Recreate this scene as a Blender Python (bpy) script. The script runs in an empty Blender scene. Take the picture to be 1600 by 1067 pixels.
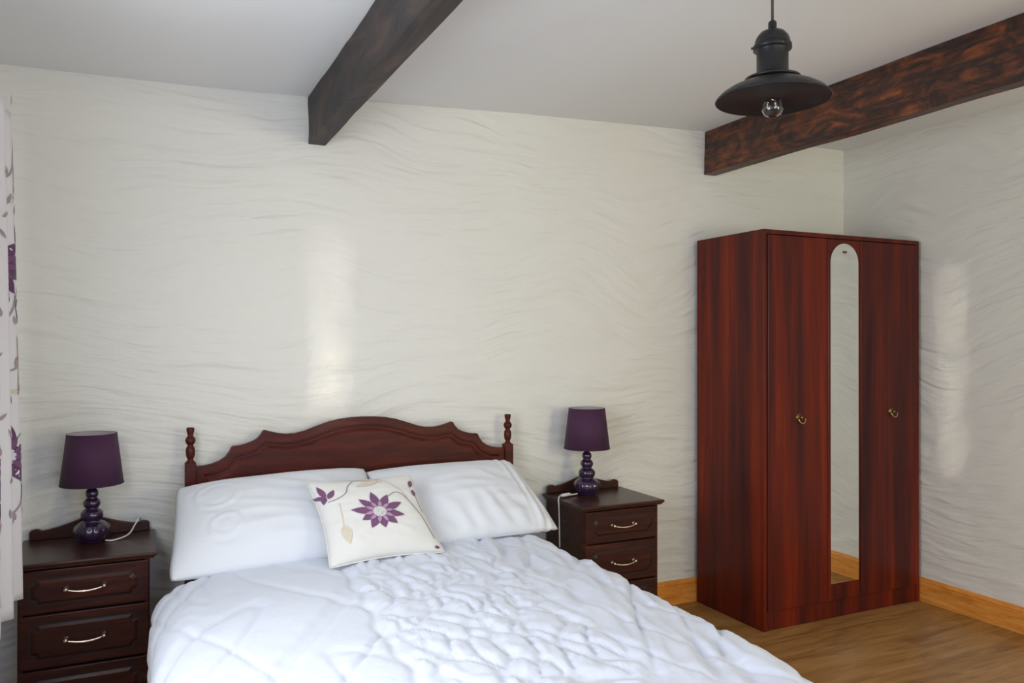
import bpy, bmesh, math, random
from math import sin, cos, pi, radians, sqrt, atan2, hypot
from mathutils import Vector, Matrix, noise

# ------------------------------------------------------------ camera / world / light
S = bpy.context.scene
COL = S.collection
cam = bpy.data.cameras.new('camera')
cam.sensor_width = 36.0
cam.lens = 1236.7 / 1600 * 36
cam.clip_start = 0.02
camo = bpy.data.objects.new('camera', cam); COL.objects.link(camo)
camo.location = (0, 0, 1.41)
camo.rotation_euler = (radians(90.115), 0, radians(-25.25))
S.camera = camo

W = bpy.data.worlds.new('world'); S.world = W; W.use_nodes = True
bg = W.node_tree.nodes['Background']
bg.inputs[0].default_value = (0.78, 0.88, 1.0, 1); bg.inputs[1].default_value = 1.6

S.view_settings.view_transform = 'Standard'
S.view_settings.look = 'None'
S.view_settings.gamma = 1.0
S.view_settings.use_curve_mapping = False
S.view_settings.exposure = -0.03

def area(name, loc, target, sx, sy, power, color, spread=180):
    l = bpy.data.lights.new(name, 'AREA'); l.shape = 'RECTANGLE'
    l.size = sx; l.size_y = sy; l.energy = power; l.color = color; l.spread = radians(spread)
    o = bpy.data.objects.new(name, l); COL.objects.link(o); o.location = loc
    d = Vector(target) - Vector(loc)
    o.rotation_euler = d.to_track_quat('-Z', 'Y').to_euler()
    return o
# daylight through the left window, through the window behind the camera, and two slits of low sun past its curtains
area('window_daylight_left', (-0.50, 1.55, 1.50), (1.6, 2.3, 0.9), 1.10, 1.05, 30, (0.90, 0.955, 1.0))
area('window_daylight_front', (0.75, -1.26, 1.50), (1.0, 3.0, 1.35), 1.2, 1.1, 27, (0.64, 0.71, 1.0))
area('added_fill_front_right', (3.0, -1.26, 1.50), (3.0, 3.0, 1.45), 0.9, 1.1, 38, (0.98, 0.95, 0.62))  # added warm fill to brighten the right side, no known source there
area('sun_slit_one', (1.36, -1.25, 1.50), (0.765, 3.5, 1.47), 0.02, 0.85, 0.085, (1.0, 0.97, 0.80), 3)
area('sun_slit_two', (0.14, -1.25, 1.50), (3.89, 2.80, 1.27), 0.02, 1.10, 0.09, (1.0, 0.98, 0.85), 1.8)

# ------------------------------------------------------------ room numbers
XL, XR, YF, YB = -0.48, 3.89, -1.30, 3.505
def ceil_z(x):
    pts = [(-1, 2.452), (-0.48, 2.457), (0.2, 2.468), (0.667, 2.485), (1.7, 2.54), (2.8, 2.578), (4.5, 2.585)]
    for (a, za), (b, zb) in zip(pts, pts[1:]):
        if x <= b:
            return za + (zb - za) * (x - a) / (b - a)
    return pts[-1][1]

# ------------------------------------------------------------ helpers
def mesh_obj(name, verts, faces, mat=None, parent=None, smooth=False, bevel=0, seg=2, subsurf=0, solid=0, loc=None):
    me = bpy.data.meshes.new(name)
    me.from_pydata([tuple(v) for v in verts], [], faces)
    me.validate(); me.update()
    bm = bmesh.new(); bm.from_mesh(me)
    if not solid:
        bmesh.ops.recalc_face_normals(bm, faces=bm.faces)
    bm.to_mesh(me); bm.free()
    o = bpy.data.objects.new(name, me); COL.objects.link(o)
    if mat: me.materials.append(mat)
    if parent: o.parent = parent
    if loc: o.location = loc
    if smooth:
        for p in me.polygons: p.use_smooth = True
    if solid:
        m = o.modifiers.new('solid', 'SOLIDIFY'); m.thickness = solid; m.offset = -1
    if bevel:
        m = o.modifiers.new('bevel', 'BEVEL'); m.width = bevel; m.segments = seg; m.limit_method = 'ANGLE'
        m.angle_limit = radians(40); m.harden_normals = False
    if subsurf:
        m = o.modifiers.new('sub', 'SUBSURF'); m.levels = subsurf; m.render_levels = subsurf
    return o

class G:
    """collects geometry of one mesh"""
    def __init__(s): s.v = []; s.f = []
    def add(s, v, f):
        b = len(s.v); s.v += [tuple(p) for p in v]; s.f += [tuple(i + b for i in q) for q in f]; return s
    def box(s, x0, x1, y0, y1, z0, z1):
        return s.add([(x0, y0, z0), (x1, y0, z0), (x1, y1, z0), (x0, y1, z0), (x0, y0, z1), (x1, y0, z1), (x1, y1, z1), (x0, y1, z1)],
                     [(0, 3, 2, 1), (4, 5, 6, 7), (0, 1, 5, 4), (1, 2, 6, 5), (2, 3, 7, 6), (3, 0, 4, 7)])
    def lathe(s, prof, n=32, c=(0, 0, 0), lobes=0, lob_rng=None, amp=0):
        vs = []; fs = []
        for (r, z) in prof:
            for k in range(n):
                a = 2 * pi * k / n; rr = r
                if lobes and lob_rng[0] < z < lob_rng[1]:
                    w = sin(pi * (z - lob_rng[0]) / (lob_rng[1] - lob_rng[0]))
                    rr = r * (1 + amp * w * (abs(cos(a * lobes / 2)) - .5))
                vs.append((c[0] + rr * cos(a), c[1] + rr * sin(a), c[2] + z))
        m = len(prof)
        for i in range(m - 1):
            for k in range(n):
                k2 = (k + 1) % n
                fs.append((i * n + k, i * n + k2, (i + 1) * n + k2, (i + 1) * n + k))
        if prof[0][0] > 1e-5: fs.append(tuple(range(n))[::-1])
        if prof[-1][0] > 1e-5: fs.append(tuple((m - 1) * n + k for k in range(n)))
        return s.add(vs, fs)
    def prism_y(s, poly, y0, y1):            # poly = [(x,z)] extruded along y
        n = len(poly)
        return s.add([(x, y0, z) for x, z in poly] + [(x, y1, z) for x, z in poly],
                     [tuple(range(n)), tuple(range(2 * n - 1, n - 1, -1))] + [(i, (i + 1) % n, n + (i + 1) % n, n + i) for i in range(n)])
    def tube(s, pts, r, n=10):
        pts = [Vector(p) for p in pts]; vs = []; fs = []
        up = None
        for i, p in enumerate(pts):
            d = (pts[min(i + 1, len(pts) - 1)] - pts[max(i - 1, 0)]).normalized()
            if up is None: up = d.orthogonal().normalized()
            up = (up - d * up.dot(d)).normalized(); sd = d.cross(up)
            rr = r[i] if isinstance(r, (list, tuple)) else r
            for k in range(n):
                a = 2 * pi * k / n; vs.append(p + (up * cos(a) + sd * sin(a)) * rr)
        for i in range(len(pts) - 1):
            for k in range(n):
                k2 = (k + 1) % n; fs.append((i * n + k, i * n + k2, (i + 1) * n + k2, (i + 1) * n + k))
        fs.append(tuple(range(n))[::-1]); fs.append(tuple((len(pts) - 1) * n + k for k in range(n)))
        return s.add(vs, fs)
    def obj(s, name, mat, parent=None, **kw): return mesh_obj(name, s.v, s.f, mat, parent, **kw)

def spline(pts, n=8):
    out = []; P = [Vector(p) for p in pts]; P = [P[0] * 2 - P[1]] + P + [P[-1] * 2 - P[-2]]
    for i in range(1, len(P) - 2):
        for k in range(n):
            t = k / n; a, b, c, d = P[i - 1], P[i], P[i + 1], P[i + 2]
            out.append(.5 * ((2 * b) + (c - a) * t + (2 * a - 5 * b + 4 * c - d) * t * t + (3 * b - a - 3 * c + d) * t ** 3))
    out.append(P[-2]); return out

def tag(o, label=None, cat=None, group=None, kind=None):
    if label: o['label'] = label
    if cat: o['category'] = cat
    if group: o['group'] = group
    if kind: o['kind'] = kind
    return o
def empty(name, loc, label, cat, group=None):
    o = bpy.data.objects.new(name, None); COL.objects.link(o); o.location = loc; o.empty_display_size = .05
    return tag(o, label, cat, group)

# ------------------------------------------------------------ materials
def new_mat(name):
    m = bpy.data.materials.new(name); m.use_nodes = True
    return m, m.node_tree, m.node_tree.nodes['Principled BSDF']
def N(nt, typ, **kw):
    n = nt.nodes.new(typ)
    for k, v in kw.items():
        if hasattr(n, k): setattr(n, k, v)
        else: n.inputs[k.replace('_', ' ')].default_value = v
    return n
def ramp(nt, fac, stops):
    r = nt.nodes.new('ShaderNodeValToRGB'); e = r.color_ramp.elements
    while len(e) < len(stops): e.new(.5)
    for q, (p, c) in zip(e, stops): q.position = p; q.color = (*c, 1)
    nt.links.new(fac, r.inputs[0]); return r.outputs[0]
def coords(nt, scale=(1, 1, 1), rot=(0, 0, 0)):
    tc = nt.nodes.new('ShaderNodeTexCoord'); mp = nt.nodes.new('ShaderNodeMapping')
    mp.inputs['Scale'].default_value = scale; mp.inputs['Rotation'].default_value = rot
    nt.links.new(tc.outputs['Object'], mp.inputs[0]); return mp.outputs[0]
def bump(nt, b, height, strength=.5, dist=.01):
    n = nt.nodes.new('ShaderNodeBump'); n.inputs['Strength'].default_value = strength; n.inputs['Distance'].default_value = dist
    nt.links.new(height, n.inputs['Height']); nt.links.new(n.outputs[0], b.inputs['Normal'])
def plain(name, col, rough=.5, metal=0, **kw):
    m, nt, b = new_mat(name)
    b.inputs['Base Color'].default_value = (*col, 1); b.inputs['Roughness'].default_value = rough; b.inputs['Metallic'].default_value = metal
    for k, v in kw.items(): b.inputs[k.replace('_', ' ')].default_value = v
    return m
def noise_tex(nt, vec, scale, detail=4, rough=.5, dist=0):
    n = nt.nodes.new('ShaderNodeTexNoise'); nt.links.new(vec, n.inputs['Vector'])
    n.inputs['Scale'].default_value = scale; n.inputs['Detail'].default_value = detail
    n.inputs['Roughness'].default_value = rough; n.inputs['Distortion'].default_value = dist
    return n.outputs['Fac']

def wood(name, stops, scale=(1, 1, 1), rough=.35, coat=.3, sc=1.0, fine=.35, bmp=.1):
    m, nt, b = new_mat(name)
    v = coords(nt, scale)
    a = noise_tex(nt, v, 6 * sc, 3, .5, .4); c = noise_tex(nt, v, 40 * sc, 4, .6)
    mx = nt.nodes.new('ShaderNodeMix'); mx.data_type = 'FLOAT'; mx.inputs[0].default_value = fine
    nt.links.new(a, mx.inputs[2]); nt.links.new(c, mx.inputs[3])
    nt.links.new(ramp(nt, mx.outputs[0], stops), b.inputs['Base Color'])
    b.inputs['Roughness'].default_value = rough; b.inputs['Coat Weight'].default_value = coat * .3; b.inputs['Coat Roughness'].default_value = .25
    b.inputs['Specular IOR Level'].default_value = .14
    bump(nt, b, c, bmp, .002)
    return m

def plaster(name, col, axis='x', amp=.009, strength=.9):
    m, nt, b = new_mat(name)
    tc = nt.nodes.new('ShaderNodeTexCoord')
    # slow swirl so the trowel strokes bend
    n0 = nt.nodes.new('ShaderNodeTexNoise'); n0.inputs['Scale'].default_value = 1.1; n0.inputs['Detail'].default_value = 1
    nt.links.new(tc.outputs['Object'], n0.inputs['Vector'])
    sub = nt.nodes.new('ShaderNodeVectorMath'); sub.operation = 'SUBTRACT'; sub.inputs[1].default_value = (.5, .5, .5)
    nt.links.new(n0.outputs['Color'], sub.inputs[0])
    sc = nt.nodes.new('ShaderNodeVectorMath'); sc.operation = 'SCALE'; sc.inputs['Scale'].default_value = .55
    nt.links.new(sub.outputs[0], sc.inputs[0])
    ad = nt.nodes.new('ShaderNodeVectorMath'); ad.operation = 'ADD'
    nt.links.new(tc.outputs['Object'], ad.inputs[0]); nt.links.new(sc.outputs[0], ad.inputs[1])
    mp = nt.nodes.new('ShaderNodeMapping'); mp.inputs['Scale'].default_value = (2.6, 2.6, 15.0)
    nt.links.new(ad.outputs[0], mp.inputs[0])
    s1 = noise_tex(nt, mp.outputs[0], 1.35, 2, .45, .25)
    s2 = noise_tex(nt, tc.outputs['Object'], 9, 3, .5)
    s3 = noise_tex(nt, tc.outputs['Object'], 60, 2, .5)
    m1 = nt.nodes.new('ShaderNodeMath'); m1.operation = 'MULTIPLY_ADD'; m1.inputs[1].default_value = .25
    nt.links.new(s2, m1.inputs[0]); nt.links.new(s1, m1.inputs[2])
    m2 = nt.nodes.new('ShaderNodeMath'); m2.operation = 'MULTIPLY_ADD'; m2.inputs[1].default_value = .03
    nt.links.new(s3, m2.inputs[0]); nt.links.new(m1.outputs[0], m2.inputs[2])
    b.inputs['Base Color'].default_value = (*col, 1)
    b.inputs['Roughness'].default_value = .75
    bump(nt, b, m2.outputs[0], strength, amp * 2.2)
    return m

M = {}
M['wall'] = plaster('cream_trowelled_plaster', (.775, .757, .700))
M['ceiling'] = plaster('white_ceiling_plaster', (.80, .80, .80), amp=.004, strength=.15)
def floor_mat():
    m, nt, b = new_mat('oak_laminate')
    tc = nt.nodes.new('ShaderNodeTexCoord')
    br = nt.nodes.new('ShaderNodeTexBrick'); nt.links.new(tc.outputs['Object'], br.inputs['Vector'])
    br.offset = .37; br.inputs['Scale'].default_value = 1.0; br.inputs['Brick Width'].default_value = 1.25; br.inputs['Row Height'].default_value = .125
    br.inputs['Mortar Size'].default_value = .0016; br.inputs['Mortar Smooth'].default_value = .2
    br.inputs['Color1'].default_value = (.35, .35, .35, 1); br.inputs['Color2'].default_value = (.65, .65, .65, 1); br.inputs['Mortar'].default_value = (0, 0, 0, 1)
    v = coords(nt, (1.2, 11, 1)); g = noise_tex(nt, v, 2.2, 5, .6, 1.2)
    mx = nt.nodes.new('ShaderNodeMix'); mx.data_type = 'FLOAT'; mx.inputs[0].default_value = .72
    nt.links.new(br.outputs['Color'], mx.inputs[2]); nt.links.new(g, mx.inputs[3])
    nt.links.new(ramp(nt, mx.outputs[0], [(.12, (.06, .026, .008)), (.36, (.22, .100, .028)), (.52, (.37, .185, .058)), (.7, (.48, .27, .10))]), b.inputs['Base Color'])
    b.inputs['Roughness'].default_value = .38
    bump(nt, b, mx.outputs[0], .15, .002); return m
M['floor'] = floor_mat()
M['pine'] = wood('varnished_pine', [(.3, (.52, .17, .025)), (.5, (.76, .30, .055)), (.7, (.86, .42, .11))], (1, 1, 8), .35, .4, .8)
M['mahog_v'] = wood('wardrobe_mahogany', [(.32, (.034, .008, .009)), (.45, (.072, .012, .009)), (.57, (.135, .016, .007)), (.68, (.22, .025, .008))], (4.5, 4.5, .22), .36, .35, .35, .25, .04)
M['mahog_h'] = wood('headboard_mahogany', [(.3, (.040, .009, .008)), (.5, (.072, .013, .009)), (.7, (.115, .020, .012))], (.8, 4, 7), .38, .4, .9)
M['night'] = wood('nightstand_mahogany', [(.3, (.022, .008, .008)), (.5, (.043, .013, .010)), (.7, (.082, .024, .013))], (.8, 4, 8), .33, .5, .9)
M['night_top'] = wood('nightstand_top_mahogany', [(.3, (.030, .013, .011)), (.6, (.065, .024, .016))], (.8, 6, 4), .28, .6, .9)
def beam_mat():
    m, nt, b = new_mat('dark_stained_old_beam')
    v = coords(nt, (9, 3.6, 7)); a = noise_tex(nt, v, 1.6, 6, .62, 1.6)
    v2 = coords(nt, (22, 1.4, 22)); c = noise_tex(nt, v2, 2.2, 5, .6, .3)
    mx = nt.nodes.new('ShaderNodeMix'); mx.data_type = 'FLOAT'; mx.inputs[0].default_value = .35
    nt.links.new(a, mx.inputs[2]); nt.links.new(c, mx.inputs[3])
    nt.links.new(ramp(nt, mx.outputs[0], [(.38, (.012, .006, .005)), (.48, (.050, .015, .007)), (.56, (.14, .035, .010)), (.66, (.34, .10, .018))]), b.inputs['Base Color'])
    b.inputs['Roughness'].default_value = .55; b.inputs['Coat Weight'].default_value = .15
    bump(nt, b, mx.outputs[0], .8, .012); return m
M['beam'] = beam_mat()
def beam_dark():
    m, nt, b = new_mat('black_brown_old_beam')
    v = coords(nt, (9, 1.6, 5)); a = noise_tex(nt, v, 1.8, 6, .62, 1.0)
    nt.links.new(ramp(nt, a, [(.35, (.014, .012, .013)), (.52, (.034, .023, .021)), (.70, (.085, .050, .032))]), b.inputs['Base Color'])
    b.inputs['Roughness'].default_value = .6
    bump(nt, b, a, .8, .012); return m
M['beam_dark'] = beam_dark()
def cloth(name, col, scale=14, strength=.25, sheen=.2, fine=500):
    m, nt, b = new_mat(name)
    v = coords(nt); a = noise_tex(nt, v, scale, 4, .55, .5); c = noise_tex(nt, v, fine, 2, .5)
    k = nt.nodes.new('ShaderNodeMath'); k.operation = 'MULTIPLY_ADD'; k.inputs[1].default_value = .06
    nt.links.new(c, k.inputs[0]); nt.links.new(a, k.inputs[2])
    b.inputs['Base Color'].default_value = (*col, 1); b.inputs['Roughness'].default_value = .8; b.inputs['Sheen Weight'].default_value = sheen
    bump(nt, b, k.outputs[0], strength, .012); return m
M['linen'] = cloth('white_cotton', (.71, .745, .85))
M['pillow'] = cloth('white_pillowcase', (.74, .76, .81), 8, .2)
M['cushion'] = cloth('cream_cushion_cloth', (.73, .715, .68), 10, .2)
M['curtain'] = cloth('cream_curtain_cloth', (.74, .70, .70), 10, .1)
M['purple_thread'] = cloth('purple_embroidery', (.17, .065, .15), 60, .3)
M['purple_print'] = cloth('dark_purple_print', (.11, .040, .10), 60, .2)
M['mauve_thread'] = cloth('mauve_embroidery', (.42, .26, .40), 60, .3)
M['brown_thread'] = cloth('taupe_embroidery', (.36, .28, .29), 60, .3)
M['tan_thread'] = cloth('pale_tan_embroidery', (.64, .56, .44), 60, .3)
M['grey_thread'] = cloth('silver_grey_embroidery', (.58, .58, .56), 60, .3)
M['shade'] = cloth('plum_fabric_shade', (.055, .013, .048), 300, .1, .05)
M['shade_in'] = plain('pale_shade_lining', (.45, .40, .42), .8)
M['glaze'] = plain('glossy_plum_ceramic', (.030, .014, .042), .12, 0, Coat_Weight=.6)
M['brass'] = plain('worn_brass', (.62, .44, .22), .28, 1)
M['old_brass'] = plain('antique_brass', (.20, .12, .05), .4, 1)
M['silver_brass'] = plain('pale_polished_brass', (.78, .66, .55), .22, 1)
M['mirror'] = plain('mirror_glass', (.86, .89, .86), .012, 1)
M['black_metal'] = plain('satin_black_metal', (.022, .022, .025), .38, .4)
M['inner_black'] = plain('dark_green_black_enamel', (.020, .024, .020), .45, .1)
M['white_plastic'] = plain('white_plastic', (.78, .76, .76), .4)
M['cord_dark'] = plain('dark_flex', (.05, .04, .04), .6)
M['upvc'] = plain('white_painted_frame', (.8, .8, .8), .35)
M['dark_gap'] = plain('dark_recess_board', (.012, .005, .004), .7)
M['divan'] = cloth('cream_divan_cloth', (.6, .57, .5), 30, .1)
def glass_mat(name):
    m, nt, b = new_mat(name)
    b.inputs['Transmission Weight'].default_value = 1; b.inputs['Roughness'].default_value = 0; b.inputs['IOR'].default_value = 1.45
    return m
M['glass'] = glass_mat('clear_glass')
def pane_mat():
    m = bpy.data.materials.new('window_pane_glass'); m.use_nodes = True; nt = m.node_tree; nt.nodes.clear()
    o = nt.nodes.new('ShaderNodeOutputMaterial'); t = nt.nodes.new('ShaderNodeBsdfTransparent'); g = nt.nodes.new('ShaderNodeBsdfGlossy')
    g.inputs['Roughness'].default_value = .02; x = nt.nodes.new('ShaderNodeMixShader'); x.inputs[0].default_value = .06
    nt.links.new(t.outputs[0], x.inputs[1]); nt.links.new(g.outputs[0], x.inputs[2]); nt.links.new(x.outputs[0], o.inputs[0]); return m
M['pane'] = pane_mat()

# ------------------------------------------------------------ the room shell
def struct(o): o['kind'] = 'structure'; return o
struct(G().box(XL - .3, XR + .3, YF - .3, YB + .3, -.12, 0).obj('floor', M['floor']))
xs = [-.78, XL, -.2, .0, .2, .42, .667, 1.0, 1.35, 1.7, 2.1, 2.5, 2.8, 3.2, XR, XR + .3]
v = []; f = []
for x in xs:
    for y in (YF - .3, YB + .3):
        v.append((x, y, ceil_z(x))); v.append((x, y, 2.9))
for i in range(len(xs) - 1):
    a = i * 4; b = a + 4
    f += [(a, b, b + 2, a + 2), (a + 1, a + 3, b + 3, b + 1), (a, a + 1, b + 1, b), (a + 2, b + 2, b + 3, a + 3)]
f += [(0, 2, 3, 1), (len(v) - 4, len(v) - 3, len(v) - 1, len(v) - 2)]
struct(mesh_obj('ceiling', v, f, M['ceiling'], smooth=False))
ZT = 2.62
struct(G().box(XL - .3, XR + .3, YB, YB + .3, 0, ZT).obj('wall_back', M['wall']))
struct(G().box(XR, XR + .3, YF - .3, YB, 0, ZT).obj('wall_right', M['wall']))
WY0, WY1, WZ0, WZ1 = 0.98, 2.12, 0.95, 2.08
struct(G().box(XL - .3, XL, YF - .3, WY0, 0, ZT).box(XL - .3, XL, WY1, YB, 0, ZT).box(XL - .3, XL, WY0, WY1, 0, WZ0)
       .box(XL - .3, XL, WY0, WY1, WZ1, ZT).obj('wall_left', M['wall']))
FX0, FX1 = 0.1, 1.4
EX0, EX1 = 2.5, 3.5  # opening for the added unseen window on the right
struct(G().box(XL, FX0, YF - .3, YF, 0, ZT).box(FX1, EX0, YF - .3, YF, 0, ZT).box(EX1, XR, YF - .3, YF, 0, ZT).box(FX0, FX1, YF - .3, YF, 0, WZ0)
       .box(FX0, FX1, YF - .3, YF, WZ1, ZT).box(EX0, EX1, YF - .3, YF, 0, WZ0).box(EX0, EX1, YF - .3, YF, WZ1, ZT).obj('wall_front', M['wall']))
# windows
w1 = G()
xa, xb = XL - .20, XL - .14
for (a, b, c, d) in ((WY0, WY1, WZ0, WZ0 + .06), (WY0, WY1, WZ1 - .06, WZ1), (WY0, WY0 + .06, WZ0, WZ1), (WY1 - .06, WY1, WZ0, WZ1),
                     ((WY0 + WY1) / 2 - .03, (WY0 + WY1) / 2 + .03, WZ0, WZ1)):
    w1.box(xa, xb, a, b, c, d)
w = struct(w1.obj('window_1', M['upvc'], bevel=.004)); G().box(xa + .02, xa + .026, WY0 + .05, WY1 - .05, WZ0 + .05, WZ1 - .05).obj('pane', M['pane'], w)
G().box(XL - .14, XL + .03, WY0 - .03, WY1 + .03, WZ0 - .025, WZ0).obj('window_sill', M['upvc'], w, bevel=.004)
def front_window(name, FX0, FX1):
    w2 = G(); ya, yb = YF - .20, YF - .14
    for (a, b, c, d) in ((FX0, FX1, WZ0, WZ0 + .06), (FX0, FX1, WZ1 - .06, WZ1), (FX0, FX0 + .06, WZ0, WZ1), (FX1 - .06, FX1, WZ0, WZ1),
                         ((FX0 + FX1) / 2 - .03, (FX0 + FX1) / 2 + .03, WZ0, WZ1)):
        w2.box(a, b, ya, yb, c, d)
    w = struct(w2.obj(name, M['upvc'], bevel=.004)); G().box(FX0 + .05, FX1 - .05, ya + .02, ya + .026, WZ0 + .05, WZ1 - .05).obj('pane', M['pane'], w)
    G().box(FX0 - .03, FX1 + .03, YF - .14, YF + .03, WZ0 - .025, WZ0).obj('window_sill', M['upvc'], w, bevel=.004)
front_window('window_2', FX0, FX1); front_window('added_window_3', EX0, EX1)  # the right-hand one is unseen, added to go with the warm fill
rail = G().tube([(XL + .055, .95, 2.135), (XL + .055, 2.98, 2.135)], .011, 12)
for yy in (1.0, 2.10, 2.90): rail.tube([(XL, yy, 2.135), (XL + .055, yy, 2.135)], .006, 8)
rail.obj('curtain_rail', M['upvc'], bpy.data.objects['window_1'], smooth=True)
# baseboards with a moulded top edge
def bb_prof(t=.018, h=.127): return [(0, 0), (t, 0), (t, h - .030), (t * .72, h - .027), (t * .72, h - .022), (t * .9, h - .018), (t * .55, h - .006), (t * .3, h), (0, h)]
def baseboard(name, p0, p1, nrm):
    p0, p1, nrm = Vector(p0), Vector(p1), Vector(nrm); pr = bb_prof(); n = len(pr)
    v = [p0 + nrm * a + Vector((0, 0, b)) for a, b in pr] + [p1 + nrm * a + Vector((0, 0, b)) for a, b in pr]
    return struct(mesh_obj(name, v, [tuple(range(n)), tuple(range(2 * n - 1, n - 1, -1))] + [(i, (i + 1) % n, n + (i + 1) % n, n + i) for i in range(n)], M['pine']))
baseboard('baseboard_back', (XL, YB, 0), (XR, YB, 0), (0, -1, 0))
baseboard('baseboard_right', (XR, YF, 0), (XR, YB - .018, 0), (-1, 0, 0))
baseboard('baseboard_left', (XL, YF, 0), (XL, YB - .018, 0), (1, 0, 0))
baseboard('baseboard_front', (XL, YF, 0), (XR, YF, 0), (0, 1, 0))

# ------------------------------------------------------------ ceiling beams
def beam(x0, x1, z0, z1, seed, mat, label, twist=0.0):
    n = 70; v = []; f = []
    ring = []
    kx, kz = 5, 9
    for i in range(kx): ring.append((i / kx, 0))
    for i in range(kz): ring.append((1, i / kz))
    for i in range(kx): ring.append((1 - i / kx, 1))
    for i in range(kz): ring.append((0, 1 - i / kz))
    m = len(ring)
    for j in range(n + 1):
        y = YB - .003 + (YF + .02 - YB) * j / n
        for (a, c) in ring:
            x = x0 + (x1 - x0) * a; z = z0 + (z1 - z0) * c
            q = Vector((x * 6 + seed, y * 2.2, z * 6))
            d = noise.noise(q) * .008 + noise.noise(q * 3.3) * .003
            e = noise.noise(q + Vector((9, 3, 7))) * .006
            if 0 < a < 1 or (c in (0, 1) and a in (0, 1)): z += e if c == 0 else 0
            if 0 < c < 1 or a in (0, 1): x += d
            v.append((x + twist * (YB - y) * (1 - c), y, z))
    for j in range(n):
        for k in range(m):
            k2 = (k + 1) % m; f.append((j * m + k, j * m + k2, (j + 1) * m + k2, (j + 1) * m + k))
    f.append(tuple(range(m))); f.append(tuple(n * m + k for k in range(m))[::-1])
    o = mesh_obj('ceiling_beam', v, f, mat, bevel=.004)
    return tag(o, label, 'beam', 'old timber ceiling beams')
beam(.669, .742, 2.278, 2.483, 3.1, M['beam_dark'], 'dark brown wooden ceiling beam running above the bed')
beam(2.823, 2.900, 2.340, 2.577, 8.7, M['beam'], 'reddish-brown mottled wooden ceiling beam behind the black pendant lamp')

# ------------------------------------------------------------ wardrobe
wx0, wx1, wy0, wy1, wh = 2.755, 3.862, 2.963, 3.475, 1.968
wr = empty('wardrobe', (wx0, wy0, 0), 'tall red mahogany three-door wardrobe with a narrow arched mirror', 'wardrobe')
def W_(g, name, mat, **kw):
    o = g.obj(name, mat, wr, **kw); o.matrix_parent_inverse = Matrix.Translation((-wx0, -wy0, 0)); return o
W_(G().box(wx0, wx0 + .022, wy0 + .004, wy1, 0, wh), 'side_panel', M['mahog_v'], bevel=.002)
W_(G().box(wx1 - .022, wx1, wy0 + .004, wy1, 0, wh), 'side_panel', M['mahog_v'], bevel=.002)
W_(G().box(wx0 + .022, wx1 - .022, wy0 + .004, wy1, wh - .022, wh), 'top_panel', M['mahog_v'], bevel=.002)
W_(G().box(wx0 + .022, wx1 - .022, wy1 - .012, wy1, .08, wh - .022), 'back_panel', M['dark_gap'])
W_(G().box(wx0 + .022, wx1 - .022, wy0 + .06, wy1 - .012, .085, .105), 'bottom_shelf', M['dark_gap'])
W_(G().box(wx0 + .022, wx1 - .022, wy0 + .012, wy0 + .032, 0, .091), 'plinth', M['mahog_v'], bevel=.002)
W_(G().box(3.171, 3.187, wy0 + .03, wy1 - .012, .1, wh - .03).box(3.401, 3.417, wy0 + .03, wy1 - .012, .1, wh - .03), 'divider', M['dark_gap'])
dz0, dz1 = .094, wh - .026
def door(x0, x1):
    return W_(G().box(x0, x1, wy0, wy0 + .018, dz0, dz1), 'door', M['mahog_v'], bevel=.003)
dA = door(wx0 + .026, 3.1765); dB = door(3.1795, 3.4065); dC = door(3.4115, wx1 - .024)
def WP(g, name, mat, par, **kw): return g.obj(name, mat, par, **kw)
# mirror with arched top
mc, mw, mz0, mz1 = 3.290, .099, .181, 1.922
poly = [(mc - mw, mz0), (mc + mw, mz0)] + [(mc + mw * cos(a * pi / 24), mz1 - mw + mw * sin(a * pi / 24)) for a in range(25)]
WP(G().prism_y(poly, wy0 - .006, wy0 - .001), 'mirror', M['mirror'], dB)
WP(G().box(mc - .012, mc + .012, wy0 - .010, wy0 - .006, 1.872, 1.884), 'mirror_clip', M['old_brass'], dB, bevel=.001)
def bail(x, z, par):
    g = G(); g.lathe([(0, -.004), (.021, -.004), (.024, 0), (.019, .004), (.010, .007), (.008, .014), (.011, .018), (.008, .022), (0, .022)], 20)
    vs = [(x + p[0], wy0 - p[2] , z + p[1]) for p in g.v]
    mesh_obj('handle_plate', vs, g.f, M['old_brass'], par, smooth=True)
    pts = [(x + .022 * cos(a), wy0 - .018 - .006 * sin(-a), z - .004 + .024 * sin(a)) for a in [pi * (1 + k / 14) for k in range(15)]]
    G().tube(pts, .0032, 8).obj('handle', M['brass'], par, smooth=True)
bail(2.983, 1.039, dA); bail(3.640, 1.045, dC)

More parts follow.
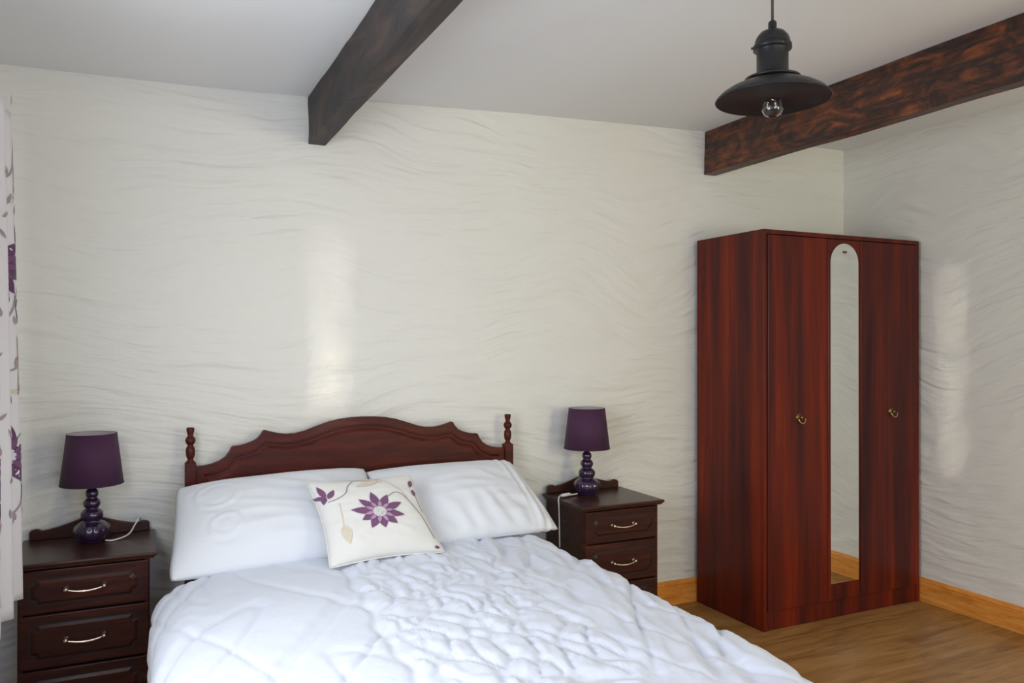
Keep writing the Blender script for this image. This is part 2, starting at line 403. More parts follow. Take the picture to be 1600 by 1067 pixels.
# ------------------------------------------------------------ nightstands
NW, ND, NH = .446, .385, .666
def notch_poly(x0, x1, z0, z1, r):            # rectangle whose corners are scooped
    p = []
    for cx, cz, a0 in ((x0, z0, 90), (x1, z0, 180), (x1, z1, 270), (x0, z1, 0)):
        for k in range(7):
            a = radians(a0 - 15 * k)
            p.append((cx + r * cos(a), cz + r * sin(a)))
    return p
def nightstand(x0, label):
    y1 = YB - .022; y0 = y1 - ND
    r = empty('nightstand', (x0 + NW / 2, (y0 + y1) / 2, 0), label, 'nightstand', 'bedside cabinets either side of the bed')
    inv = Matrix.Translation((-(x0 + NW / 2), -(y0 + y1) / 2, 0))
    def P(g, name, mat, **kw):
        o = g.obj(name, mat, r, **kw); o.matrix_parent_inverse = inv; return o
    i = .020; bx0, bx1, by0, by1 = x0 + i, x0 + NW - i, y0 + .022, y1
    g = G().box(bx0, bx0 + .016, by0, by1, .05, NH - .024).box(bx1 - .016, bx1, by0, by1, .05, NH - .024).box(bx0 + .016, bx1 - .016, by1 - .01, by1, .05, NH - .024)
    g.box(bx0 + .016, bx1 - .016, by0 + .012, by1 - .01, .05, .066)
    for z in (.300, .488, .630): g.box(bx0 + .016, bx1 - .016, by0 + .012, by1 - .01, z - .004, z + .004)
    P(g, 'body', M['night'], bevel=.002)
    P(G().box(bx0 - .004, bx1 + .004, by0 - .004, by1, 0, .05), 'plinth', M['night'], bevel=.006)
    # top with an ogee edge
    g = G()
    pr = [(0, 0), (.004, .004), (.009, .008), (.012, .015), (.012, .020), (.009, .024)]
    pr = [(-.012, NH - .024), (-.006, NH - .022), (-.004, NH - .016), (.002, NH - .012), (.004, NH - .006), (.001, NH)]
    vs = []; fs = []
    for d, z in pr:
        vs += [(x0 - d * 0 - d, y0 - d, z), (x0 + NW + d, y0 - d, z), (x0 + NW + d, y1, z), (x0 - d, y1, z)]
    for k in range(len(pr) - 1):
        for j in range(4): fs.append((k * 4 + j, k * 4 + (j + 1) % 4, k * 4 + 4 + (j + 1) % 4, k * 4 + 4 + j))
    fs += [(3, 2, 1, 0), tuple(len(pr) * 4 - 4 + j for j in range(4))]
    P(G().add(vs, fs), 'top', M['night_top'], bevel=.0015)
    # shaped gallery at the back
    cx = x0 + NW / 2; half = [(0, .074), (.035, .068), (.07, .056), (.105, .045), (.14, .037), (.165, .034), (.172, .040), (.185, .042), (.200, .038), (.206, .030), (.206, 0)]
    poly = [(cx - a, NH + b) for a, b in half[::-1]] + [(cx + a, NH + b) for a, b in half[1:]]
    P(G().prism_y(poly, y1 - .020, y1 - .002), 'gallery', M['night_top'], bevel=.004)
    for z0, z1, hz in ((.492, .636, .569), (.305, .484, .396), (.066, .296, .19)):
        dr = P(G().box(bx0 + .004, bx1 - .004, by0 - .006, by0 + .010, z0, z1), 'drawer', M['night'], bevel=.003)
        m_ = .026
        G().prism_y(notch_poly(bx0 + m_ + .006, bx1 - m_ - .006, z0 + m_, z1 - m_, .020), by0 - .0075, by0 - .004).obj('panel_groove', M['dark_gap'], dr)
        g2 = G(); A = notch_poly(bx0 + m_ + .011, bx1 - m_ - .011, z0 + m_ + .005, z1 - m_ - .005, .020)
        B = notch_poly(bx0 + m_ + .024, bx1 - m_ - .024, z0 + m_ + .016, z1 - m_ - .016, .018); n = len(A)
        g2.add([(a, by0 - .0070, b) for a, b in A] + [(a, by0 - .0135, b) for a, b in B], [tuple(range(2 * n - 1, n - 1, -1))] + [(k, (k + 1) % n, n + (k + 1) % n, n + k) for k in range(n)] + [tuple(range(n))])
        g2.obj('raised_panel', M['night'], dr)
        h = G(); yy = by0 - .0135
        for s in (-1, 1):
            hx = cx + s * .058
            q = G().lathe([(0, 0), (.011, 0), (.012, .003), (.007, .006), (.005, .016), (.0075, .019), (.0075, .024), (0, .026)], 14)
            h.add([(hx + p[0], yy - p[2], hz + p[1]) for p in q.v], q.f)
        pts = [(cx + .058 * t, yy - .020 - .004 * (1 - t * t), hz - .009 * (1 - t * t)) for t in [k / 8 - 1 for k in range(17)]]
        h.tube(pts, [.0028 + .0022 * (1 - abs(k / 8 - 1)) for k in range(17)], 8)
        h.obj('handle', M['silver_brass'] , dr, smooth=True)
    return r
nightstand(-.389, 'dark mahogany three-drawer nightstand beside the patterned curtain, left of the bed')
nightstand(1.813, 'brown mahogany three-drawer nightstand between the bed and the wardrobe')

# ------------------------------------------------------------ table lamps
def table_lamp(x, y, label, cord_pts, switch=None, tilt=(0, 0), scale=1.0):
    z = NH
    r = empty('table_lamp', (x, y, z), label, 'lamp', 'purple bedside lamps')
    prof = [(0, 0), (.040, 0), (.046, .004), (.046, .010), (.052, .014), (.061, .028), (.065, .045), (.060, .062), (.046, .076), (.034, .082), (.032, .086),
            (.038, .092), (.042, .104), (.040, .116), (.031, .126), (.024, .131), (.023, .135), (.029, .141), (.032, .152), (.029, .163), (.021, .171), (.018, .175),
            (.022, .180), (.024, .190), (.022, .200), (.016, .207), (.013, .210), (.013, .222), (0, .222)]
    G().lathe(prof, 60, lobes=10, lob_rng=(.012, .080), amp=.10).obj('base', M['glaze'], r, smooth=True)
    G().lathe([(0, .222), (.014, .222), (.015, .226), (.015, .262), (.011, .266), (0, .266)], 20).obj('bulb_holder', M['white_plastic'], r, smooth=True)
    # shade: truncated cone with lining, rims and spider
    rb, rt, z0, z1 = .113, .089, .226, .425; T = .0016
    sh = G().lathe([(rb, z0), (rt, z1), (rt - T, z1), (rb - T, z0), (rb, z0)], 64)
    n = 64; so = sh.obj('lamp_shade', M['shade'], r, smooth=False)
    for p in so.data.polygons: p.use_smooth = True
    so.data.polygons[0].use_smooth = True
    G().lathe([(rb - T - .0005, z0 + .001), (rt - T - .0005, z1 - .001), (rt - T - .0012, z1 - .001), (rb - T - .0012, z0 + .001), (rb - T - .0005, z0 + .001)], 64).obj('lining', M['shade_in'], so, smooth=True)
    for zz, rr in ((z0 + .002, rb), (z1 - .002, rt)):
        G().tube([(rr * cos(a), rr * sin(a), zz) for a in [2 * pi * k / 48 for k in range(49)]], .0018, 6).obj('rim', M['shade'], so, smooth=True)
    g = G()
    for k in range(3):
        a = 2 * pi * k / 3 + .4; g.tube([(.014 * cos(a), .014 * sin(a), .258), (.05 * cos(a), .05 * sin(a), .262), ((rb - .006) * cos(a), (rb - .006) * sin(a), z0 + .012)], .0015, 6)
    g.obj('shade_spider', M['white_plastic'], so)
    G().lathe([(0, .266), (.013, .266), (.014, .285), (.028, .315), (.031, .335), (.026, .356), (.013, .368), (0, .371)], 24).obj('bulb', M['white_plastic'], r, smooth=True)
    so.rotation_euler = (tilt[0], tilt[1], 0)
    c = G().tube(spline([(a - x, b - y, d - z) for a, b, d in cord_pts], 8), .0032, 8).obj('cord', M['white_plastic'], r, smooth=True)
    if switch:
        sx, sy, sz, ang = switch
        o = G().lathe([(0, -.030), (.007, -.030), (.010, -.024), (.011, 0), (.010, .024), (.007, .030), (0, .030)], 14).obj('inline_switch', M['white_plastic'], r, smooth=True)
        o.rotation_euler = (0, radians(90), ang); o.location = (sx - x, sy - y, sz - z); o.scale = (.75, 1, 1)
    r.scale = (scale,) * 3
    return r
GY = YB - .022 - .02
table_lamp(-.158, 3.355, 'purple table lamp with plum drum shade on the left nightstand by the curtain',
           [(-.11, 3.330, .672), (-.08, 3.325, .671), (-.03, 3.37, .678), (-.005, 3.42, .706), (.010, 3.458, .725), (.015, 3.492, .70), (.016, 3.495, .60), (.016, 3.495, .40)], scale=.955)
table_lamp(1.994, 3.365, 'purple table lamp with plum drum shade on the right nightstand near the wardrobe',
           [(1.935, 3.355, .676), (1.90, 3.35, .675), (1.84, 3.335, .676), (1.818, 3.32, .680), (1.800, 3.30, .668), (1.792, 3.28, .62), (1.790, 3.27, .45)],
           (1.862, 3.341, .679, .3))

# ------------------------------------------------------------ bed
BX = .8925
bed = empty('bed', (BX, 2.4, 0), 'double bed with carved mahogany headboard and turned corner finials', 'bed')
binv = Matrix.Translation((-BX, -2.4, 0))
def B_(g, name, mat, **kw):
    o = g.obj(name, mat, bed, **kw); o.matrix_parent_inverse = binv; return o
half = [(0, 1.087), (.05, 1.0855), (.10, 1.081), (.15, 1.071), (.20, 1.055), (.25, 1.037), (.29, 1.028), (.33, 1.0265), (.365, 1.032), (.40, 1.042), (.4145, 1.047), (.4225, 1.046),
        (.432, 1.030), (.447, 1.013), (.467, 1.002), (.492, .994), (.518, .988), (.542, .987), (.547, .985),
        (.556, .966), (.571, .946), (.595, .930), (.625, .919), (.655, .914), (.690, .912)]
def board_poly(d, zlow):
    pts = [(a, b) for a, b in half]
    return [(BX - a, b - d) for a, b in pts[::-1]] + [(BX + a, b - d) for a, b in pts[1:]] + [(BX + .690, zlow), (BX - .690, zlow)]
hb = B_(G().prism_y(board_poly(0, .42), 3.425, 3.450), 'headboard', M['mahog_h'], bevel=.004, seg=3)
hlf = [(0, 1.038), (.06, 1.036), (.12, 1.026), (.18, 1.008), (.24, .988), (.29, .978), (.34, .975), (.39, .984), (.41, .985), (.425, .972), (.445, .955), (.48, .943), (.52, .936), (.535, .918), (.56, .892), (.60, .872), (.645, .865)]
def inner(dx, dz, lo): return [(BX - a * (1 - dx), b - dz) for a, b in hlf[::-1]] + [(BX + a * (1 - dx), b - dz) for a, b in hlf[1:]] + [(BX + .645 * (1 - dx), lo), (BX - .645 * (1 - dx), lo)]
A = inner(0, 0, .50); B = inner(.022, .014, .52); n = len(A)
G().add([(a, 3.426, b) for a, b in A] + [(a, 3.416, b) for a, b in B], [tuple(range(n)), tuple(range(2 * n - 1, n - 1, -1))] + [(k, (k + 1) % n, n + (k + 1) % n, n + k) for k in range(n)]).obj('raised_panel', M['mahog_h'], hb)
bead = [Vector((a, 3.4235, b)) for a, b in inner(-.012, -.012, .5)[:-2]]
G().tube(bead, .0045, 8).obj('bead_moulding', M['mahog_h'], hb, smooth=True)
for s in (-1, 1):
    px = BX + s * .704
    p = B_(G().box(px - .021, px + .021, 3.412, 3.456, 0, .930), 'post', M['mahog_h'], bevel=.004)
    G().lathe([(0, .925), (.018, .925), (.018, .932), (.012, .938), (.011, .944), (.015, .952), (.0175, .962), (.018, .975), (.0165, .988), (.012, .996), (.0105, 1.000), (.016, 1.006), (.0195, 1.014),
               (.0195, 1.022), (.016, 1.030), (.0105, 1.036), (.0115, 1.044), (.0145, 1.056), (.0155, 1.064), (.0135, 1.070), (0, 1.071)], 24, c=(px, 3.434, 0)).obj('finial', M['mahog_h'], p, smooth=True)
B_(G().box(.20, 1.585, 1.02, 3.41, .10, .33), 'bed_base', M['divan'], bevel=.02)
for lx in (.27, 1.51):
    for ly in (1.10, 3.30):
        B_(G().lathe([(0, 0), (.022, 0), (.026, .02), (.026, .10), (0, .10)], 16, c=(lx, ly, 0)), 'leg', M['dark_gap'], smooth=True)
B_(G().box(.20, 1.585, 1.02, 3.405, .332, .545), 'mattress', M['pillow'], bevel=.04, seg=4)

# ------------------------------------------------------------ duvet
def smooth01(t): t = max(0., min(1., t)); return t * t * (3 - 2 * t)
TOP = .600
def dprofile(y):
    """cross-section (x,z) polyline with arc length, at depth y"""
    t = (y - 1.0) / 2.0
    xl = .030; xr = 1.540 + .072 * t
    R = .115; pts = []
    
    for k in range(10): pts.append((xl + .03 * (1 - k / 10) ** 1.5, .18 + (TOP - R - .18) * k / 10))
    for k in range(9):
        a = pi - k * pi / 16; pts.append((xl + R * 1.3 + R * 1.3 * cos(a), TOP - R + R * sin(a)))
    xa, xb = xl + R * 1.3, xr - R * 1.1
    for k in range(1, 40): pts.append((xa + (xb - xa) * k / 40, TOP + .018 * sin(pi * k / 40)))
    for k in range(9):
        a = pi / 2 - k * pi / 16; pts.append((xr - R * 1.1 + R * 1.1 * cos(a), TOP - R + R * sin(a)))
    for k in range(1, 11): pts.append((xr - .03 * (k / 10) ** 1.5, TOP - R - (TOP - R - .18) * k / 10))
    return pts
def resample(pts, n):
    P = spline([(a, b, 0) for a, b in pts], 5); L = [0]
    for a, b in zip(P, P[1:]): L.append(L[-1] + (b - a).length)
    out = []; j = 0
    for i in range(n):
        s = L[-1] * i / (n - 1)
        while j < len(L) - 2 and L[j + 1] < s: j += 1
        u = (s - L[j]) / max(1e-9, L[j + 1] - L[j]); out.append(P[j].lerp(P[j + 1], u))
    return out
def vor(x, y, sx, sy, seed):
    q = Vector((x * sx, y * sy, seed)); d, _ = noise.voronoi(q, distance_metric='DISTANCE', exponent=2.5)
    return d[1] - d[0]
def duvet_h(x, y):
    ml = smooth01((x - (.60 + .06 * smooth01((y - 1.9) / 1.0))) / .05) * (1 - smooth01((x - (1.10 + .07 * (y - 1.6))) / .07))
    ml *= smooth01((2.93 - y) / .08)
    # gathered smocking: puckered diamond cells with pinched seams
    wx = x + .018 * noise.noise(Vector((x * 9, y * 9, 1))); wy = y + .020 * noise.noise(Vector((x * 9, y * 9, 5)))
    wx += .05 * noise.noise(Vector((x * 5, y * 5, 8)))
    c = vor(wx + .10 * wy, wy - .5 * wx, 15, 5.2, 2.2); c2 = vor(wx - .35 * wy, wy, 17, 8, 6.2)
    h = ml * (.0135 * min(1., c * 3.2) ** .7 + .0035 * min(1., c2 * 3.5) + .003 * noise.noise(Vector((x * 30, y * 24, 4))) - .006)
    # seam furrows either side of the panel
    xl = .60 + .06 * smooth01((y - 1.9) / 1.0) + .008 * sin(y * 31)
    h -= .008 * math.exp(-((x - xl) / .012) ** 2) * smooth01((2.93 - y) / .08)
    o = 1 - ml
    # soft creases in the plain side panels
    a = noise.noise(Vector(((x * .45 + y * .89) * 1.5, (y * .45 - x * .89) * 7, 11)))
    b = noise.noise(Vector((x * 2.2, y * 2.6, 21)))
    h += o * (.011 * a + .014 * b)
    e1 = noise.noise(Vector(((x * .5 + y * .86) * 1.0, (y * .5 - x * .86) * 5.5, 51))); e2 = noise.noise(Vector(((y * .95 - x * .3) * 1.2, (x * .95 + y * .3) * 6, 61)))
    h -= o * (.009 * math.exp(-(e1 / .07) ** 2) + .006 * math.exp(-(e2 / .07) ** 2))
    r = noise.noise(Vector(((x - y * .35) * 14, (y + x * .5) * 3.0, 31)))
    h += o * smooth01((x - 1.05) / .2) * .010 * (1 - abs(r) * 2.5)
    h += .0018 * noise.noise(Vector((x * 18, y * 18, 41)))
    return h
NS, NT = 260, 280
YE0, YE1 = .86, 2.985
v = []; f = []
for j in range(NT):
    t = j / (NT - 1)
    # head end rolls under, foot end falls over the mattress edge
    if t < .06: y = YE0; drop = (.06 - t) / .06 * .36; rd = 0
    else:
        y = YE0 + (YE1 - YE0) * (t - .06) / .94; drop = 0
    Rf, Rh = .09, .075
    dz = 0
    if y < YE0 + Rf: dz = -(Rf - sqrt(max(0, Rf * Rf - (YE0 + Rf - y) ** 2)))
    if y > YE1 - Rh: dz = -(Rh - sqrt(max(0, Rh * Rh - (y - (YE1 - Rh)) ** 2)))
    prof = resample(dprofile(y), NS)
    ww = math.exp(-max(0, YE1 - y) / .05)
    arc = [0.]
    for i in range(1, NS): arc.append(arc[-1] + (prof[i] - prof[i - 1]).length)
    mid = min(range(NS), key=lambda i: abs(prof[i].x - .85)); off = .85 - arc[mid]
    for i in range(NS):
        p = prof[i]; a = prof[max(0, i - 1)]; b = prof[min(NS - 1, i + 1)]
        tx, tz = b.x - a.x, b.y - a.y; l = hypot(tx, tz) or 1; nx, nz = -tz / l, tx / l
        s = i / (NS - 1) * 2.3 - .35
        h = duvet_h(arc[i] + off, y)
        side = 1 - smooth01((p.y - .30) / .25)
        h += side * .014 * sin(y * 17 + 2 * noise.noise(Vector((y * 3, p.y * 2, 3))))
        x = p.x + nx * h; z = p.y + nz * h
        z += dz - drop
        if ww > .02:      # ends of the roll pull the sides in
            x = BX + (x - BX) * (1 - .045 * ww)
        v.append((x, y + smooth01((y - 2.6) / .35) * (.10 * smooth01((p.x - .10) / .25) - .02 * smooth01((p.x - 1.3) / .25)) + (.008 * noise.noise(Vector((p.x * 4, 7, 1))) if t > .9 else 0), max(z, .10)))
for j in range(NT - 1):
    for i in range(NS - 1):
        a = j * NS + i; f.append((a, a + 1, a + NS + 1, a + NS))
duvet = mesh_obj('duvet', v, f, M['linen'], smooth=True, solid=.006)
tag(duvet, 'white duvet with a gathered ruched centre panel spread over the bed', 'duvet')

# ------------------------------------------------------------ pillows and cushion
class Pad:
    """soft pad spanned by four corners; surf(u,v,side) gives the skin"""
    def __init__(s, TL, TR, BR, BL, T, bow=.025, seed=0, wr=.006, bulge=None, back=.6, rnd=.035):
        s.rnd = rnd
        s.c = [Vector(p) for p in (TL, TR, BR, BL)]; s.T = T; s.bow = bow; s.seed = seed; s.wr = wr; s.bulge = bulge; s.back = back
        s.n = ((s.c[1] - s.c[0] + s.c[2] - s.c[3]).cross(s.c[0] - s.c[3] + s.c[1] - s.c[2])).normalized()
        if s.n.y > 0: s.n = -s.n
    def surf(s, u, v, side=1, lift=0):
        TL, TR, BR, BL = s.c
        uu = u + s.bow * 4 * v * (1 - v) * (1 - 2 * u) * (1 if True else 0)
        vv = v + s.bow * 4 * u * (1 - u) * (1 - 2 * v)
        uu = .5 + (uu - .5) * (1 - s.rnd * abs(2 * v - 1) ** 8); vv = .5 + (vv - .5) * (1 - s.rnd * abs(2 * u - 1) ** 8)
        p = TL.lerp(TR, uu).lerp(BL.lerp(BR, uu), vv)
        eu = max(0., 1 - abs(2 * u - 1) ** 2.6); ev = max(0., 1 - abs(2 * v - 1) ** 2.6)
        t = s.T * (max(0., 1 - abs(2 * u - 1) ** 2.3) * max(0., 1 - abs(2 * v - 1) ** 2.1)) ** .52
        q = Vector((u * 3 + s.seed, v * 3, s.seed * 1.7))
        w = (noise.noise(q) * 1.4 + (1 - 2.2 * abs(noise.noise(Vector((u * 3.2 + v * 1.5 + s.seed, v * 6 - u * 2, 3)))))) * s.wr * (eu * ev) ** .5
        if s.bulge and side > 0: w += s.bulge(u, v)
        d = t * (1 if side > 0 else -s.back) + (w if side > 0 else 0) + lift
        return p + s.n * d
    def mesh(s, name, mat, nu=72, nv=56, parent=None):
        vs = []; fs = []
        idx = {}
        for side in (1, -1):
            for j in range(nv + 1):
                for i in range(nu + 1):
                    edge = i in (0, nu) or j in (0, nv)
                    if side < 0 and edge: idx[(side, i, j)] = idx[(1, i, j)]; continue
                    idx[(side, i, j)] = len(vs); vs.append(s.surf(i / nu, j / nv, side))
        for side in (1, -1):
            for j in range(nv):
                for i in range(nu):
                    q = [idx[(side, i, j)], idx[(side, i + 1, j)], idx[(side, i + 1, j + 1)], idx[(side, i, j + 1)]]
                    fs.append(tuple(q if side > 0 else q[::-1]))
        return mesh_obj(name, vs, fs, mat, parent, smooth=True)
    def piping(s, name, mat, parent, r=.003):
        pts = []
        for k in range(40): pts.append(s.surf(k / 40, 0, 1))
        for k in range(40): pts.append(s.surf(1, k / 40, 1))
        for k in range(40): pts.append(s.surf(1 - k / 40, 1, 1))
        for k in range(41): pts.append(s.surf(0, 1 - k / 40, 1))
        return G().tube(pts, r, 6).obj(name, mat, parent, smooth=True)
    def ribbon(s, pts, w, lift=.0012):
        """strip lying on the skin; pts in (u,v)"""
        P = spline([(a, b, 0) for a, b in pts], 6); vs = []; fs = []
        for k, p in enumerate(P):
            d = P[min(k + 1, len(P) - 1)] - P[max(k - 1, 0)]; d.normalize(); nn = Vector((-d.y, d.x, 0)) * w / 2
            vs += [s.surf(p.x + nn.x, p.y + nn.y, 1, lift), s.surf(p.x - nn.x, p.y - nn.y, 1, lift)]
            if k: b = 2 * k; fs.append((b - 2, b - 1, b + 1, b))
        return vs, fs
    def petal(s, u, v, ang, L, Wd, lift=.0032):
        vs = [s.surf(u, v, 1, lift)]; fs = []
        m = 6; prev = None
        for k in range(1, m + 1):
            t = k / m; w = Wd * sin(pi * min(t, .999) ** .8) / 2
            c, sn = cos(ang), sin(ang)
            for sg in (1, -1):
                vs.append(s.surf(u + L * t * c - sg * w * sn, v + L * t * sn + sg * w * c, 1, lift))
            b = len(vs) - 2
            if k == 1: fs.append((0, b, b + 1))
            else: fs.append((b - 2, b, b + 1, b - 1))
        return vs, fs

def fold_left(u, v):
    # stitched swirl near the upper left corner and a soft dent
    h = 0
    for (cu, cv, r) in ((.20, .30, .15), (.24, .66, .10)):
        d = hypot((u - cu) * 1.5, v - cv)
        h += .0035 * cos((d - r) * 75) * math.exp(-((d - r) / .06) ** 2)
    return h - .008 * math.exp(-((u - .5) / .3) ** 2 - ((v - .98) / .12) ** 2)
pl = Pad((.128, 3.330, .850), (.88, 3.33, .880), (.86, 2.94, .614), (.088, 2.950, .588), .098, .012, 1.3, .007, fold_left, .35)
o = pl.mesh('pillow', M['pillow']); tag(o, 'white pillow with stitched swirls, on the left side of the bed', 'pillow', 'white bed pillows')
def fold_right(u, v):
    g = smooth01((v - .45) / .4) * smooth01((1.0 - v) / .1)
    return .0045 * g * sin(u * 46 - v * 9 + 3 * noise.noise(Vector((u * 4, v * 4, 9)))) + .005 * smooth01((u - .8) / .1) * smooth01((1 - u) / .05) * sin((u * 1.0) * 95 + v * 6)
pr_ = Pad((.86, 3.335, .862), (1.560, 3.325, .868), (1.655, 3.010, .600), (.955, 2.935, .608), .098, .02, 4.1, .006, fold_right, .35)
o = pr_.mesh('pillow', M['pillow']); tag(o, 'plain white creased pillow on the right side of the bed', 'pillow', 'white bed pillows')

cu = Pad((.572, 3.035, .885), (.985, 3.03, .890), (1.050, 2.815, .618), (.605, 2.785, .618), .065, .045, 7.7, .004, None, .55, .02)
co = cu.mesh('cushion', M['cushion'], 60, 60)
tag(co, 'cream cushion with purple flower embroidery propped between the white pillows', 'cushion')
cu.piping('piping', M['cushion'], co, .0025)
def cpatch(name, mat, items, apart=False):
    if apart:
        for vs, fs in items: G().add(vs, fs).obj(name, mat, co, smooth=True)
        return
    g = G()
    for vs, fs in items: g.add(vs, fs)
    return g.obj(name, mat, co, smooth=True)
fu, fv = .50, .54
pet = []; pet2 = []
for k in range(10):
    a = 2 * pi * k / 10 + .25; L = .205 if k % 2 else .18
    pet.append(cu.petal(fu + .062 * cos(a), fv + .062 * sin(a) * 1.05, a, L * (1.0 if sin(a) < .3 else .72), .082))
for k in range(10):
    a = 2 * pi * (k + .5) / 10 + .25
    pet2.append(cu.petal(fu + .055 * cos(a), fv + .055 * sin(a), a, .085, .038, .0044))
cpatch('embroidered_petals', M['purple_thread'], pet); cpatch('inner_petals', M['mauve_thread'], pet2)
cpatch('flower_centre', M['grey_thread'], [cu.petal(fu - .04, fv, 0, .08, .085, .0054)])
sp = [cu.petal(.075, .26, -1.75, .17, .055), cu.petal(.075, .28, -2.5, .12, .045), cu.petal(.09, .28, -.9, .13, .055), cu.petal(.07, .24, 1.9, .10, .05), cu.petal(.95, .12, 1.9, .11, .05), cu.petal(.94, .25, 1.7, .10, .05), cu.petal(.965, .955, 3.0, .05, .035)]
cpatch('embroidered_bud', M['purple_thread'], sp, True)
cpatch('embroidered_stem', M['brown_thread'], [cu.ribbon([(.08, .32), (.17, .30), (.26, .24), (.31, .14), (.38, .06)], .012),
                                               cu.ribbon([(fu + .12, fv - .18), (.72, .30), (.80, .33), (.86, .45), (.91, .58), (.94, .72), (.955, .86)], .013),
                                               cu.ribbon([(.93, .27), (.95, .40), (.955, .55)], .010)], True)
cpatch('embroidered_leaf', M['tan_thread'], [cu.petal(.62, .07, 3.35, .33, .05), cu.petal(.62, .09, 2.85, .26, .075), cu.ribbon([(.62, .06), (.70, .14), (.78, .24), (.84, .36)], .014),
                                              cu.ribbon([(.62, .03), (.60, .09), (.64, .13)], .02), cu.petal(.15, .62, 1.45, .22, .085), cu.ribbon([(.17, .36), (.16, .48), (.15, .62)], .012)], True)

# ------------------------------------------------------------ pendant lamp
PX, PY = 1.665, 1.756
pz = ceil_z(PX)
pe = empty('pendant_lamp', (PX, PY, pz), 'black metal pendant lamp hanging from the ceiling with a clear bulb', 'lamp')
def PL(g, name, mat, par=None, **kw): return g.obj(name, mat, par or pe, **kw)
def dz(z): return z - pz
PL(G().lathe([(0, 0), (.05, 0), (.05, -.012), (.042, -.022), (.012, -.028), (0, -.028)][::-1], 32), 'ceiling_rose', M['black_metal'], smooth=True)
PL(G().tube([(0, 0, -.02), (0, 0, dz(2.335))], .0042, 10), 'cord', M['cord_dark'], smooth=True)
PL(G().lathe([(0, 2.345), (.009, 2.345), (.012, 2.340), (.012, 2.322), (.020, 2.318), (.034, 2.312), (.044, 2.300), (.049, 2.288), (.050, 2.276), (.054, 2.275), (.054, 2.262), (.046, 2.262),
             (.0445, 2.258), (.0445, 2.194), (.049, 2.191), (.060, 2.185), (.078, 2.179), (.080, 2.175), (.076, 2.172), (.04, 2.174), (.038, 2.19), (0, 2.19)], 48, c=(0, 0, -pz)), 'housing', M['black_metal'], smooth=True)
PL(G().lathe([(.050, 2.182), (.068, 2.174), (.076, 2.168), (.083, 2.165), (.100, 2.160), (.125, 2.149), (.148, 2.134), (.159, 2.122), (.1625, 2.117), (.1605, 2.115), (.158, 2.117)], 72, c=(0, 0, -pz)), 'lamp_shade', M['black_metal'], smooth=True)
PL(G().lathe([(.158, 2.1175), (.146, 2.131), (.123, 2.145), (.099, 2.156), (.080, 2.161), (.066, 2.170), (.048, 2.179), (.0, 2.179)], 72, c=(0, 0, -pz)), 'shade_inside', M['inner_black'], smooth=True)
PL(G().lathe([(0, 2.179), (.018, 2.179), (.018, 2.158), (.015, 2.154), (0, 2.154)], 24, c=(0, 0, -pz)), 'bulb_holder', M['inner_black'], smooth=True)
bprof = [(.0125, 2.157), (.013, 2.146), (.016, 2.136), (.0215, 2.122), (.0275, 2.108), (.0305, 2.097), (.0295, 2.085), (.024, 2.074), (.0145, 2.0675), (0.0001, 2.065)]
bl = PL(G().lathe([(r, z) for r, z in bprof] + [(max(r - .0012, .00005), z + (.0012 if r < .02 else 0)) for r, z in bprof[::-1]], 40, c=(0, 0, -pz)), 'bulb', M['glass'], smooth=True)
G().tube([(-.002, 0, 2.154 - pz), (-.004, 0, 2.13 - pz), (-.012, 0, 2.115 - pz), (-.006, .004, 2.119 - pz), (0, -.004, 2.115 - pz), (.006, .004, 2.119 - pz), (.012, 0, 2.115 - pz), (.004, 0, 2.13 - pz), (.002, 0, 2.154 - pz)], .0008, 6).obj('filament', M['silver_brass'], bl)
# keyed screws around the housing collar
for k in range(3):
    a = 2 * pi * k / 3 + .5
    PL(G().tube([(.045 * cos(a), .045 * sin(a), dz(2.268)), (.060 * cos(a), .060 * sin(a), dz(2.268))], .004, 8), 'thumb_screw', M['black_metal'], smooth=True)

# ------------------------------------------------------------ curtain
def csurf(s, z, lift=0):                       # s metres along the cloth towards the back wall
    y = 2.16 + s * .86
    k = (z - .54) / 1.6
    amp = .020 + .012 * (1 - k)
    w = sin(2 * pi * s / .21 + .6 + .25 * sin(z * 2.1)) + .25 * sin(2 * pi * s / .095 + z)
    x = -.383 + amp * w + .016 * (1 - k)
    # normal-ish lift towards the room
    return Vector((x + lift, y - lift * .3, z))
CS, CN = 1.0, 96
v = []; f = []
NZ = 50
for j in range(NZ + 1):
    z = .605 + (2.125 - .605) * j / NZ
    for i in range(CN + 1):
        s = CS * i / CN
        p = csurf(s, z); 
        if j == 0: p.z += .006 * sin(s * 25)
        if j == NZ: p.z += .010 * sin(s * 40)
        v.append(p)
for j in range(NZ):
    for i in range(CN): a = j * (CN + 1) + i; f.append((a, a + 1, a + CN + 2, a + CN + 1))
cr = mesh_obj('curtain', v, f, M['curtain'], smooth=True); mm = cr.modifiers.new('solid', 'SOLIDIFY'); mm.thickness = .003; mm.offset = 0
tag(cr, 'cream curtain printed with purple flowers hanging at the left edge', 'curtain')
def cpetal(s, z, ang, L, Wd, lift=.004):
    vs = [csurf(s, z, lift)]; fs = []; m = 6
    for k in range(1, m + 1):
        t = k / m; w = Wd * sin(pi * min(t, .999) ** .8) / 2; c, sn = cos(ang), sin(ang)
        for sg in (1, -1):
            a = min(CS - .002, max(.002, s + L * t * c - sg * w * sn)); vs.append(csurf(a, z + L * t * sn + sg * w * c, lift))
        b = len(vs) - 2; fs.append((0, b, b + 1) if k == 1 else (b - 2, b, b + 1, b - 1))
    return vs, fs
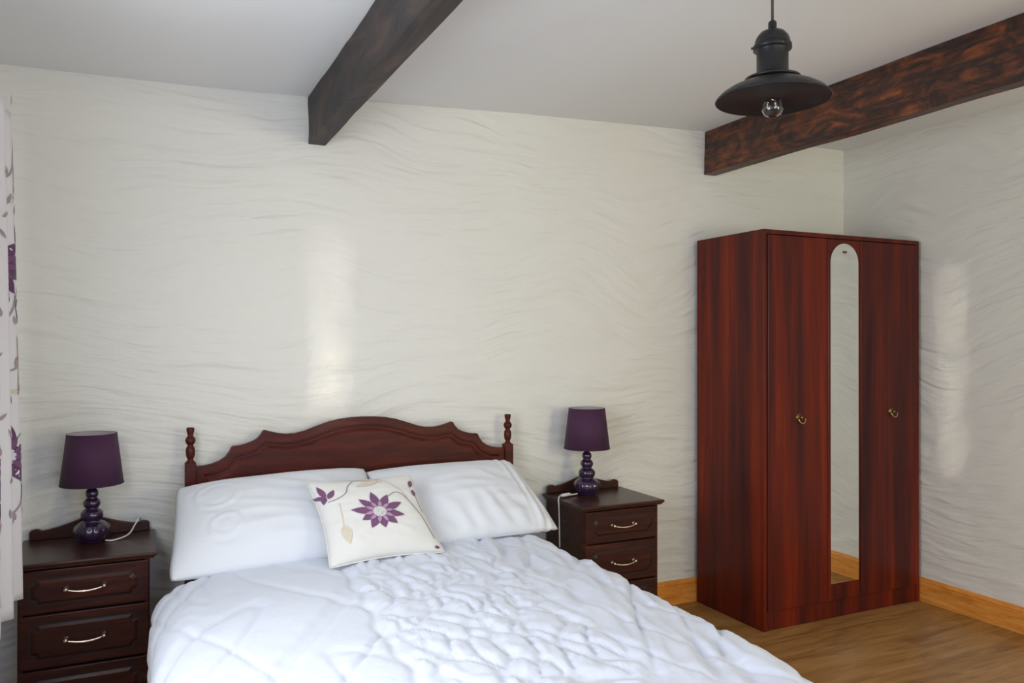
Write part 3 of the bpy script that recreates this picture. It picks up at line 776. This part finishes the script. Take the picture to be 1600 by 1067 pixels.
def crib(pts, w, lift=.0035):
    P = spline([(a, b, 0) for a, b in pts], 8); vs = []; fs = []
    for k, p in enumerate(P):
        d = P[min(k + 1, len(P) - 1)] - P[max(k - 1, 0)]; d.normalize(); nn = Vector((-d.y, d.x, 0)) * w / 2
        for sg in (1, -1):
            a = min(CS - .002, max(.002, p.x + sg * nn.x)); vs.append(csurf(a, p.y + sg * nn.y, lift))
        if k: b = 2 * k; fs.append((b - 2, b - 1, b + 1, b))
    return vs, fs
for zc, ss in ((1.650, (.80, .44, .10)), (1.060, (.82, .42, .10))):
    for s0 in ss:
        g1, g2, g3, g4 = G(), G(), G(), G()
        for k in range(10):
            a = 2 * pi * k / 10 + .2; g1.add(*cpetal(s0 + .025 * cos(a), zc + .025 * sin(a), a, .075, .036))
        for k in range(10):
            a = 2 * pi * (k + .5) / 10 + .2; g2.add(*cpetal(s0 + .02 * cos(a), zc + .02 * sin(a), a, .045, .018, .0048))
        g1.add(*cpetal(s0 + .05, zc - .09, -1.2, .13, .03)); g1.add(*cpetal(s0 + .07, zc + .07, 1.3, .10, .022))
        for q, (a, b) in enumerate(((-.07, .20), (.03, .27), (.08, .16), (-.03, .42), (.06, .50), (.02, -.20), (.075, -.26), (-.05, -.30))):
            g3.add(*cpetal(s0 + a, zc + b, 1.1 + (q % 3) * .4, .04, .014))
        g3.add(*crib([(s0 - .10, zc + .15), (s0 - .04, zc + .24), (s0 + .04, zc + .28), (s0 + .07, zc + .36)], .006))
        g3.add(*crib([(s0 - .12, zc - .28), (s0 - .04, zc - .22), (s0 + .03, zc - .16), (s0 + .06, zc - .08)], .006))
        g4.add(*crib([(s0 - .02, zc + .20), (s0 + .06, zc + .21), (s0 + .075, zc + .32), (s0 + .07, zc + .40)], .012))
        g4.add(*crib([(s0 + .06, zc - .22), (s0 + .065, zc - .30), (s0 + .06, zc - .38)], .010))
        g4.add(*cpetal(s0 - .05, zc - .16, -1.0, .12, .03))
        for q in range(26):
            a = -.26 + .52 * ((q * .618) % 1); b = -.29 + .60 * ((q * .414 + .07) % 1)
            g3.add(*cpetal(s0 + a, zc + b, .7 + (q % 4) * .5, .030 + .012 * (q % 2), .010))
        fo = g1.obj('flower_print', M['purple_print'], cr, smooth=True); g2.obj('flower_centre', M['purple_thread'], fo, smooth=True)
        g3.obj('sprig_print', M['brown_thread'], cr, smooth=True); g4.obj('leaf_print', M['tan_thread'], cr, smooth=True)
